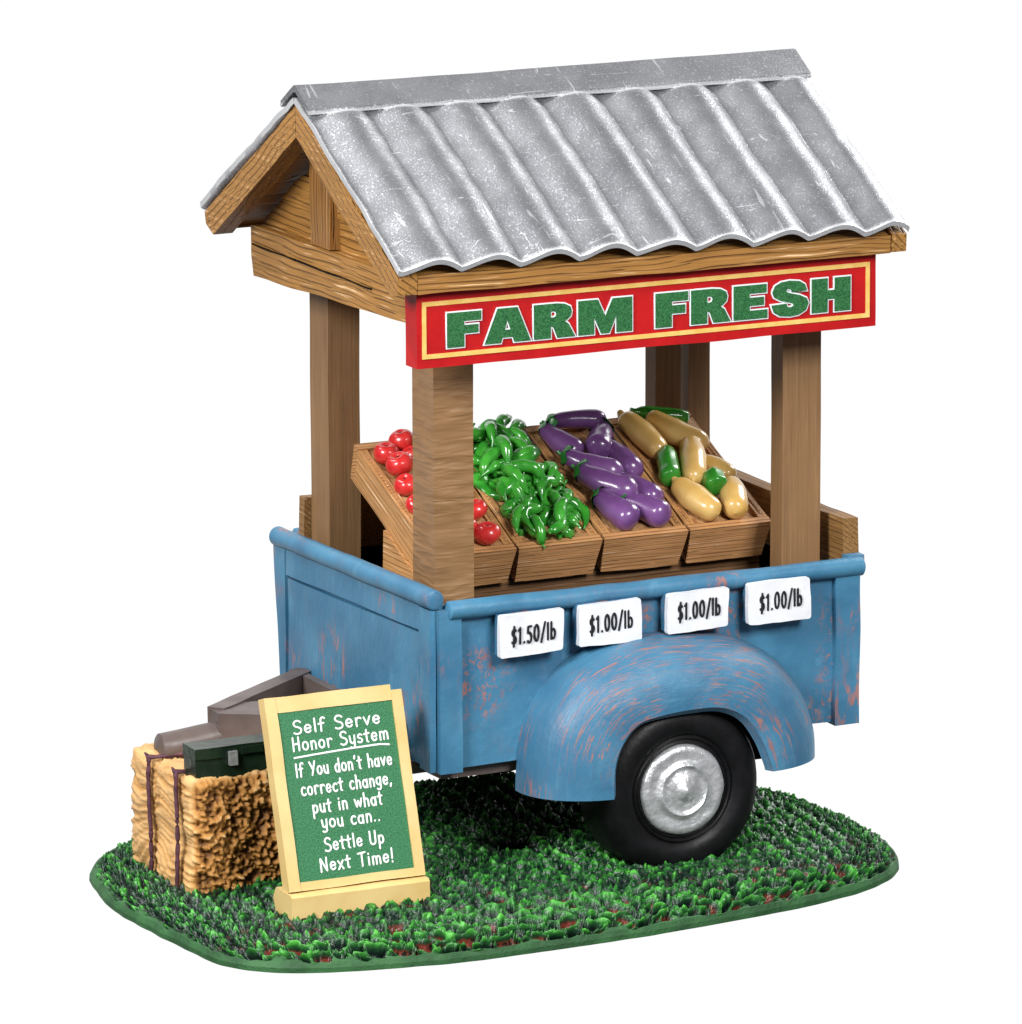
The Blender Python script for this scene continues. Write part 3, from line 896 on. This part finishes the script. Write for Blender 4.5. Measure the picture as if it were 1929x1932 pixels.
def strokes_mesh(strokes, r, thick=.0012, z=0):
    bm = bmesh.new()
    for st in strokes:
        pts = [Vector((a, b, 0)) for a, b in st]
        p = [pts[0]]
        for q in pts[1:]:
            if (q-p[-1]).length > r*.25: p.append(q)
        q = [p[0]]                                  # extra points beside each corner keep the stroke's width even
        for u, v in zip(p, p[1:]):
            l = (v-u).length
            if l > r*2.2: q += [u.lerp(v, r*.7/l), u.lerp(v, 1-r*.7/l)]
            q.append(v)
        p = q
        if len(p) == 1: p.append(p[0]+Vector((r*.3, 0, 0)))
        a, b = p[0], p[-1]
        ta, tb = (p[1]-p[0]).normalized(), (p[-1]-p[-2]).normalized()
        pts2 = [a-ta*r*.95, a-ta*r*.6]+p+[b+tb*r*.6, b+tb*r*.95]
        rad = [r*.35, r*.8]+[r]*len(p)+[r*.8, r*.35]
        tube(bm, pts2, rad, 8)
    for v in bm.verts: v.co.z = v.co.z/r*thick+z
    return bm

# ------------------------------------------------------------------ red fascia sign
# local frame: x along the sign, y up it, z towards the viewer
def face_matrix(origin, up=(0, 0, 1), right=(1, 0, 0)):
    r = Vector(right).normalized(); u = Vector(up).normalized(); n = r.cross(u)
    m = Matrix((r, u, n)).transposed().to_4x4(); m.translation = Vector(origin)
    return m
SW, SH = 1.082, .138
sg = empty('fascia_sign', 'long red sign with green block lettering and a gold border, hung under the roof edge', 'sign',
           face_matrix((-.073, -.062, 1.069), right=(1, 0, .004)))
obj('sign_board', lump(box(0, SW, -.008, SH+.015, -.055, 0), .002, 8, .06, .006, 81), M['red'], sg, local=True)
def frame_bm(x0, x1, y0, y1, t, z0, z1):
    bm = bmesh.new()
    add_box(bm, x0, x1, y0, y0+t, z0, z1); add_box(bm, x0, x1, y1-t, y1, z0, z1)
    add_box(bm, x0, x0+t, y0+t, y1-t, z0, z1); add_box(bm, x1-t, x1, y0+t, y1-t, z0, z1)
    return bm
obj('border', frame_bm(.012, SW-.016, .012, SH-.006, .0095, -.004, .0022), M['gold'], sg, local=True, smooth=False)
words = [('FARM', .068, .497, .032, .073), ('FRESH', .552, 1.018, .0325, .073)]
obj('letter_outline', curve_mesh(block_text(words), .0028, .0012, .0022), M['rim_white'], sg, local=True, smooth=False)
obj('lettering', curve_mesh(block_text(words), 0, .0012, .0038), M['letter_green'], sg, local=True, smooth=False)

# ------------------------------------------------------------------ price tags
tags = [(.124, .421, .150, .094, '$1.50/lb', 'white price tag reading $1.50/lb under the blue rail'),
        (.308, .426, .148, .092, '$1.00/lb', 'white $1.00/lb price tag hanging directly beside the $1.50 tag'),
        (.518, .432, .148, .089, '$1.00/lb', 'white $1.00/lb price tag just above the top of the blue fender'),
        (.715, .432, .149, .091, '$1.00/lb', 'white $1.00/lb price tag nearest the tail end of the blue trailer')]
for i, (x, z, w, h, txt, lab) in enumerate(tags):
    pt = empty('price_tag', lab, 'price tag', face_matrix((x, -.0465, z), right=(1, 0, (0, .02, .01, .012)[i])), 'price tags on the trailer side')
    bm = bmesh.new()
    a, b = (.004, .010, .004, -.003)[i], (-.004, .002, -.002, .003)[i]
    quad = [(0, 0), (w+b, .002-b), (w, h), (a*.4, h-a*.3)]
    poly = []
    for q in range(4):
        P0, P1, P2 = Vector(quad[q-1]), Vector(quad[q]), Vector(quad[(q+1) % 4])
        A, B = P1+(P0-P1).normalized()*.0065, P1+(P2-P1).normalized()*.0065
        for tt in (0, .33, .67, 1): poly.append(((1-tt)**2*A+2*tt*(1-tt)*P1+tt**2*B)[:])
    prism(bm, poly, -.014, 0, 'z')
    obj('card', lump(bm, .0024, 24, .02, .0035, 90+i), M['white'], pt, local=True)
    obj('backing', lump(box(.003, w-.005, .004, h-.002, -.034, -.0145), .002, 12, .03, .003, 95+i), M['blue'], pt, local=True)
    st = hand_text(txt, .026, w-.021, .029, .036, .03, .2)
    obj('lettering', strokes_mesh(st, .0026, .0016, .0012), M['letter_black'], pt, local=True)

# ------------------------------------------------------------------ sandwich board
bu = Vector((0, .12, .386)).normalized()
bs = empty('message_board', 'cream framed green message board with white handwriting leaning in front of the trailer', 'sign board', face_matrix((-.401, -.121, -.004), up=bu))
BW, BH = .312, .405
def bframe():
    bm = bmesh.new()
    t, tb, tt = .026, .018, .033
    z0, z1 = -.028, .004
    add_box(bm, 0, t, 0, BH, z0, z1); add_box(bm, BW-t*.9, BW, 0, BH-.012, z0, z1)
    add_box(bm, t, BW-t*.9, 0, tb, z0, z1-.0015); add_box(bm, t, BW-t*.9, BH-tt, BH, z0, z1-.0015)
    return lump(bm, .0018, 9, .04, .004, 101)
obj('board_frame', bframe(), M['cream'], bs, local=True)
obj('board_panel', box(.024, BW-.021, .016, BH-.03, -.02, .0), M['panel_green'], bs, local=True, smooth=False)
bm = bmesh.new()
prism(bm, [(-.142, -.066), (-.142, -.012), (-.136, -.007), (-.06, -.006), (-.045, -.03), (-.06, -.066)], -.4025, -.0875)
obj('board_foot', lump(bm, .0018, 10, .03, .004, 102), M['cream'], bs)
px, py = .024, .016
PW, PH = BW-.045, BH-.046
lines = [('Self Serve', .125, .87, .858), ('Honor System', .10, .925, .760), ("If You don't have", .10, .925, .610), ('correct change,', .125, .90, .499),
         ('put in what', .20, .80, .390), ('you can..', .26, .76, .298), ('Settle Up', .26, .77, .165), ('Next Time!', .2, .83, .050)]
st = []
for txt, a, b, y in lines:
    st += hand_text(txt, px+a*PW, px+b*PW, py+y*PH, .077*PH, .012, .16)
st.append([(px+.105*PW, py+.722*PH), (px+.3*PW, py+.730*PH), (px+.6*PW, py+.740*PH), (px+.84*PW, py+.744*PH), (px+.92*PW, py+.736*PH)])
obj('lettering', strokes_mesh(st, .0021, .0012, .0008), M['letter_white'], bs, local=True)

# ------------------------------------------------------------------ hay bale
def make_bale():
    hb = empty('hay_bale', 'square golden hay bale tied with two purple twines under the trailer coupling', 'hay bale', Matrix.Translation((-.36, .31, -.06)))
    x0, x1, y0, y1, z0, z1 = -.5, -.225, .145, .485, -.085, .186
    bm = bmesh.new(); add_box(bm, x0, x1, y0, y1, z0, z1)
    bmesh.ops.bevel(bm, geom=bm.edges[:], offset=.028, segments=4, profile=.5, affect='EDGES')
    for _ in range(6):
        es = [e for e in bm.edges if e.calc_length() > .0065]
        if not es: break
        bmesh.ops.subdivide_edges(bm, edges=es, cuts=1, use_grid_fill=True)
        bmesh.ops.triangulate(bm, faces=[f for f in bm.faces if len(f.verts) > 4])
    bm.normal_update()
    rel, cut = [], []
    new = []
    for v in bm.verts:
        p = v.co; n = v.normal
        end = min(1, max(0, (abs(n.y)-.45)/.3))
        ty = min(abs(p.y-.215), abs(p.y-.36))
        dent = .012*math.exp(-(ty/.018)**2)
        # straw layers along the length, bent by noise
        q = Vector((p.x*9, p.y*7, p.z*1))
        lay = p.z+p.x*.6+.025*noise.noise(Vector((p.x*6, p.y*9, p.z*5)))
        r1 = 1-abs(noise.noise(Vector((lay*58+3*noise.noise(p*9), p.y*5, p.x*4+1))))*2
        r1 = .6*r1+.4*(1-abs(noise.noise(Vector((lay*140, p.y*12, 7))))*2)
        big = noise.noise(Vector((p.z*14, p.y*6, p.x*14)))
        h1 = .5+.5*r1
        w1, w2 = noise.voronoi(p*40+noise.noise_vector(p*55)*.9)[0][:2]
        chunk = 1-min(1, w1*1.15)
        h2 = .45*chunk+.5*(.5+.5*noise.noise(p*95))+.35*noise.noise(p*19)+.25*noise.noise(p*170)
        h = h1*(1-end)+h2*end
        d = ((h1-.6)*.019+big*.012)*(1-end)+(h2-.55)*.04*end-dent*(1-end)
        new.append(p+n*d)
        rel.append(min(1, max(0, h-dent*15*(1-end)))); cut.append(end)
    for v, c in zip(bm.verts, new): v.co = c
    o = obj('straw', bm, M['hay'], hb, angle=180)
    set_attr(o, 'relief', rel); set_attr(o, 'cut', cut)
    for ty in (.215, .36):
        pts = []
        c = [(x0-.002, z0), (x0-.002, z1-.014), (x0+.014, z1+.001), (x1-.014, z1+.001), (x1+.002, z1-.014), (x1+.002, z0)]
        path = smooth_path(c, 90)
        for k, (x, z) in enumerate(path):
            pts.append((x-.006, ty+.005*math.sin(k*.19+ty*9)+.0008*math.sin(k*.9), z+.001))
        bm = bmesh.new(); tube(bm, pts, [.0050*(1+.14*math.sin(k*1.9)) for k in range(len(pts))], 8)
        obj('twine', bm, M['twine'], hb)
make_bale()

# ------------------------------------------------------------------ cash box on the bale
cb = empty('cash_box', 'small dark green cash box with a silver latch sitting on the hay bale', 'cash box', Matrix.Translation((-.395, .21, .19)))
obj('box_body', lump(box(-.487, -.29, .160, .222, .180, .224), .002, 12, .03, .004, 111), M['cash'], cb)
obj('lid', lump(box(-.490, -.287, .156, .220, .2255, .249), .002, 12, .03, .006, 112), M['cash'], cb)
obj('latch', lump(box(-.414, -.396, .146, .158, .208, .238), .0015, 30, .01, .004, 113), M['silver'], cb)
obj('hasp_plate', lump(box(-.385, -.335, .1505, .1555, .2295, .244), .001, 30, .02, .002, 114), M['cash'], cb)

# ------------------------------------------------------------------ crates
TH = math.atan2(.174, .4)
SL = .436
def crate_matrix(x): return Matrix.Translation((x, .2, .594)) @ Matrix.Rotation(TH, 4, 'X')
CR = [(.085, 'honey wood crate of red tomatoes, partly behind the front post'),
      (.289, 'honey wood crate heaped with glossy green peppers'),
      (.496, 'honey wood crate of purple eggplants'),
      (.702, 'honey wood crate of tan squash and green zucchini')]
for i, (x, lab) in enumerate(CR):
    c = empty('produce_crate', lab, 'crate', crate_matrix(x), 'crates of produce on the trailer')
    w = .200; t = .0215; d = .087
    def taper(q):
        for vv in q.verts: vv.co.x = w/2+(vv.co.x-w/2)*(1+.07*vv.co.z/d)
        return q
    for a, b in ((0, t), (w-t, w)):
        bm = bmesh.new(); add_box(bm, a, b, t, SL-t, -d, 0)
        o = obj('side_board', taper(lump(bm, .0022, 10, .03, .004, 121+i)), M['crate'], c, local=True)
        bm = bmesh.new(); mid = (a+b)/2
        add_box(bm, mid-.0022, mid+.0022, t+.01, SL-t-.01, -.002, .0012)
        obj('edge_groove', lump(bm, .0012, 14, .03, 0, 128+i), M['crate_front'], c, local=True)
    obj('front_board', taper(lump(box(.0, w, 0, t, -d, .001), .0025, 10, .03, .005, 131+i)), M['crate_front'], c, local=True)
    obj('back_board', taper(lump(box(.0, w, SL-t, SL, -d, .003), .0025, 10, .03, .005, 135+i)), M['crate_front'], c, local=True)
    bm = bmesh.new(); n = 30
    add_box(bm, t-.004, w-t+.004, t-.004, SL-t+.004, -d+.012, -.006)
    obj('packing', lump(bm, .006, 30, .012, 0, 140+i), M['packing'], c, local=True)

# ------------------------------------------------------------------ produce (each piece a thing of its own)
def frame_on(x, a, b, r):
    """matrix at a crate-plane position; local x runs from a to b in the crate plane"""
    A, B = Vector((a[0], a[1], 0)), Vector((b[0], b[1], 0))
    d = (B-A).normalized(); nrm = Vector((0, 0, 1)); s = nrm.cross(d)
    m = Matrix((d, s, nrm)).transposed().to_4x4()
    m.translation = (A+B)/2+Vector((0, 0, r))
    return crate_matrix(x) @ m, (B-A).length

def fruit_bm(ln, prof, bend, nseg=24, n=20, wob=.06, seed=0, squash=1.0):
    """prof: (fraction of the length, radius); body along local x"""
    pts, rad = [], []
    fs = [p[0] for p in prof]; rs = [p[1] for p in prof]
    for i in range(nseg+1):
        f = .5-.5*math.cos(PI*i/nseg)
        pts.append(((f-.5)*ln, bend*(1-(2*f-1)**2)-bend*.5, 0)); rad.append(max(.0006, float(np.interp(f, fs, rs))))
    bm = bmesh.new(); tube(bm, pts, rad, n, squash)
    for v in bm.verts: v.co += noise.noise_vector(v.co*28+Vector((seed*3.7, 0, 0)))*.0022
    return bm

def ell(f0, f1, r0, r1, r2, n=20):
    """profile that bulges: radius r0 near the stalk, r1 mid, r2 towards the tip, closed at both ends"""
    out = []
    for i in range(n+1):
        f = i/n
        base = np.interp(f, [0, .45, .8, 1], [r0, r1, r2, r2])
        e = 1.0
        if f < .12: e = math.sqrt(max(0, 1-((.12-f)/.12)**2))
        if f > .78: e = math.sqrt(max(0, 1-((f-.78)/.22)**2))
        out.append((f, base*e))
    return out

EGG = [((.045, .405), (.168, .392), .019, .010, 'purple eggplant lying across the very top of its crate, green cap at the left'),
       ((.028, .392), (.062, .292), .0235, -.008, 'purple eggplant at the top left of its crate, pointing down beside the crosswise one'),
       ((.160, .372), (.105, .288), .027, .006, 'short fat eggplant pointing down-left below the crosswise one'),
       ((.142, .312), (.158, .198), .024, .010, 'eggplant at the right edge of its crate, just under the top group'),
       ((.022, .272), (.116, .190), .024, -.010, 'eggplant slanting across the middle of its crate, upper one of two parallel ones'),
       ((.022, .203), (.108, .105), .0265, -.012, 'eggplant slanting across mid crate below its parallel twin, with large ragged green cap'),
       ((.112, .186), (.165, .092), .023, .006, 'eggplant against the right side board in the lower half of its crate'),
       ((.036, .122), (.072, .026), .027, -.004, 'eggplant at the lower left corner of its crate'),
       ((.088, .104), (.152, .026), .0265, .004, 'eggplant at the lower right corner of its crate, tip over the front board')]
def eggplant(i, a, b, r, bend, lab):
    r *= 1.13; m, ln = frame_on(.496, a, b, r*.62+(.02 if i in (0, 5) else .014 if i in (4,) else 0.006))
    g = empty('eggplant', lab, 'eggplant', m, 'eggplants in the third crate')
    obj('skin', fruit_bm(ln+.02, ell(0, 1, r*.62, r*.95, r*1.08), bend, seed=i), M['eggplant'], g, local=True, angle=180)
    # ragged cap of five lobes round the stalk end, with a stub of stalk
    bm = bmesh.new()
    x0 = -(ln+.02)/2; yb = -bend*.5
    N_ = 20; rings = []
    for k, (dx, rr) in enumerate(((-.004, .004), (.0, r*.5), (.006, r*.78), (.014, r*.92))):
        ring = []
        for q in range(N_):
            th = 2*PI*q/N_
            lobe = (.5+.5*math.cos(5*th+i))
            ring.append(bm.verts.new((x0+dx*(.55+.75*lobe)+.001, yb+rr*1.02*math.cos(th), rr*1.02*math.sin(th))))
        rings.append(ring)
    for A, B in zip(rings, rings[1:]):
        for q in range(N_): bm.faces.new((A[q], A[(q+1) % N_], B[(q+1) % N_], B[q]))
    bm.faces.new(rings[0])
    tube(bm, [(x0-.012, yb+.003, .002), (x0-.004, yb, 0), (x0+.003, yb, 0)], [.0035, .0038, .006], 8)
    obj('calyx', bm, M['calyx'], g, local=True, angle=60)
for i, e in enumerate(EGG): eggplant(i, *e)

SQ = [((.024, .408), (.050, .262), .0265, .004, 'tan squash at the top left of its crate, stalk end up'),
      ((.082, .398), (.165, .278), .0265, -.014, 'long tan squash slanting right below the green zucchini at the top'),
      ((.128, .282), (.070, .140), .0275, .004, 'tan squash pointing down in the middle, beside the upright green zucchini'),
      ((.135, .222), (.176, .160), .020, .004, 'small tan squash tucked against the right side board'),
      ((.030, .140), (.068, .024), .0285, -.006, 'tan squash at the lower left corner of its crate'),
      ((.150, .122), (.116, .020), .0285, .004, 'tan squash at the lower right corner, beside the green zucchini end')]
for i, (a, b, r, bend, lab) in enumerate(SQ):
    r *= 1.1; m, ln = frame_on(.702, a, b, r*.6+(.012 if i == 2 else .004))
    g = empty('squash', lab, 'squash', m, 'squash in the last crate')
    obj('skin', fruit_bm(ln+.016, ell(0, 1, r*.7, r*1.02, r*.9), bend, seed=20+i), M['squash'], g, local=True, angle=180)
    bm = bmesh.new(); x0 = -(ln+.016)/2; yb = -bend*.5
    tube(bm, [(x0-.010, yb+.002, .004), (x0-.006, yb+.001, .003), (x0+.004, yb, 0)], [.007, .0085, .011], 10)
    obj('stem', bm, M['squash'], g, local=True)
ZU = [((.056, .424), (.172, .380), .0165, 0, 'flat-ended green zucchini lying across the top of the squash crate'),
      ((.064, .276), (.022, .158), .0245, 0, 'green zucchini standing down the left of the squash crate'),
      ((.116, .150), (.104, .098), .0255, 0, 'stubby green zucchini end poking out between the two lowest squash')]
for i, (a, b, r, bend, lab) in enumerate(ZU):
    m, ln = frame_on(.702, a, b, r*.62+(.014, .008, .020)[i])
    g = empty('zucchini', lab, 'zucchini', m, 'zucchini in the squash crate')
    prof = [(0, 0), (.004, r*.35), (.05, r*.5), (.12, r*.8), (.3, r), (.85, r*1.02), (.97, r*.86), (1, r*.3)]
    bm = fruit_bm(ln, prof, 0, 30, 24, seed=40+i)
    for v in bm.verts:
        th = math.atan2(v.co.z, v.co.y); k = 1+.035*math.cos(7*th)
        v.co.y *= k; v.co.z *= k
    obj('skin', bm, M['zucchini'], g, local=True, angle=70)
    bm = bmesh.new(); x0 = -ln/2
    tube(bm, [(x0-.010, 0, .003), (x0+.004, 0, 0)], [.0055, .0065], 8)
    obj('stem', bm, M['calyx'], g, local=True)

TOM = [((.094, .400), .0265, 'tomato at the very top of its crate, against the back board'),
       ((.046, .368), .0275, 'tomato at the upper left of its crate, against the left side board'),
       ((.100, .352), .0245, 'tomato in the second row, half hidden by the front post'),
       ((.050, .312), .0285, 'large tomato in the third row, beside the left side board'),
       ((.042, .250), .0250, 'tomato by the left side board just above the post edge'),
       ((.034, .176), .0225, 'lowest tomato seen left of the front post, only its rim showing'),
       ((.158, .136), .0235, 'upper tomato to the right of the front post'),
       ((.144, .045), .0270, 'bright tomato in the lower right corner by the front board'),
       ((.110, .080), .0240, 'tomato behind the corner one, mostly covered by the front post'),
       ((.096, .255), .0255, 'tomato in the middle of the crate behind the front post'),
       ((.150, .330), .0260, 'tomato near the right side board, high in the crate and behind the front post'),
       ((.152, .215), .0265, 'tomato near the right side board, halfway down and behind the front post'),
       ((.100, .150), .0270, 'tomato low in the middle of the crate, hidden by the front post'),
       ((.048, .090), .0260, 'tomato in the lower left of the crate, hidden by the front post')]
for i, ((u, v), r, lab) in enumerate(TOM):
    r *= 1.08; m = crate_matrix(.085) @ Matrix.Translation((u, v, r*.5+(.012 if i in (0, 3) else .003))) @ Matrix.Rotation(random.uniform(-.4, .4), 4, 'X') @ Matrix.Rotation(random.uniform(-.4, .4), 4, 'Y')
    g = empty('tomato', lab, 'tomato', m, 'tomatoes in the first crate')
    bm = bmesh.new(); bmesh.ops.create_uvsphere(bm, u_segments=28, v_segments=18, radius=r)
    for w in bm.verts:
        th = math.atan2(w.co.y, w.co.x); q = w.co.z/r
        k = 1+.03*math.cos(5*th+i)*max(0, q)
        w.co.x *= k; w.co.y *= k; w.co.z *= .86
        rr = math.hypot(w.co.x, w.co.y)/r
        if q > 0: w.co.z -= r*.30*math.exp(-(rr/.33)**2)
        w.co += noise.noise_vector(w.co*30+Vector((i, 0, 0)))*.0025
    obj('skin', bm, M['tomato'], g, local=True, angle=180)
    bm = bmesh.new()
    tube(bm, [(0, 0, r*.50), (.001, 0, r*.66)], [.0042, .0026], 8)
    obj('stem', bm, M['tomato_stem'], g, local=True)

# peppers: one built, the rest copies with their own turn, size and place
def make_pepper(kind):
    g = empty('pepper', None, None)
    ln = .092
    bm = bmesh.new(); pts = []; rad = []
    for i in range(15):
        f = i/14
        pts.append(((f-.5)*ln, (.020, .034, -.026)[kind]*(1-(2*f-1)**2), .006*math.sin(f*3+kind)))
        rad.append(max(.0012, .0132*np.interp(f, [0, .05, .3, .7, 1], [.6, .95, 1.02, .8, .15])))
    tube(bm, pts, rad, 12)
    for v in bm.verts: v.co += noise.noise_vector(v.co*60+Vector((kind*5, 0, 0)))*.0035
    obj('skin', bm, M['pepper'], g, local=True, angle=180)
    bm = bmesh.new(); p = Vector(pts[0])
    tube(bm, [p+Vector((-.013, -.004, .005)), p+Vector((-.005, -.001, .002)), p+Vector((.003, 0, 0))], [.0028, .003, .0078], 8)
    obj('stem', bm, M['pepper_stem'], g, local=True)
    return g
protos = [make_pepper(k) for k in range(3)]
spots = []
rp = random.Random(3)
for row in range(20):
    v = .412-row*.0198
    for k in range(4):
        u = (.046, .082, .118, .154)[k]+rp.uniform(-.016, .016)+(.012 if row > 11 and k == 2 else 0)
        spots.append((u, v+rp.uniform(-.012, .012), rp.uniform(0, 2*PI), (k in (1, 2))*.010+rp.uniform(0, .008)))
for i, (u, v, a, h) in enumerate(spots):
    src = protos[i % 3]
    if i < 3: o = src; kids = list(src.children)
    else:
        o = src.copy(); COL.objects.link(o)
        for ch in list(src.children):
            c = ch.copy(); COL.objects.link(c); c.parent = o
    if abs(math.cos(a)) > .8: a += .9
    s = rp.uniform(.85, 1.2)
    u = min(max(u, .04), .162); v = min(max(v, .045), .4)
    o.matrix_world = crate_matrix(.289) @ Matrix.Translation((u, v, .006+h)) @ Matrix.Rotation(a, 4, 'Z') @ Matrix.Rotation(rp.uniform(-.35, .35), 4, 'Y') @ Matrix.Rotation(rp.uniform(0, 6.28), 4, 'X') @ Matrix.Diagonal((s, s, s, 1))
    tag(o, 'glossy green pepper in the heap that fills the second crate', 'pepper', 'green peppers heaped in the second crate')
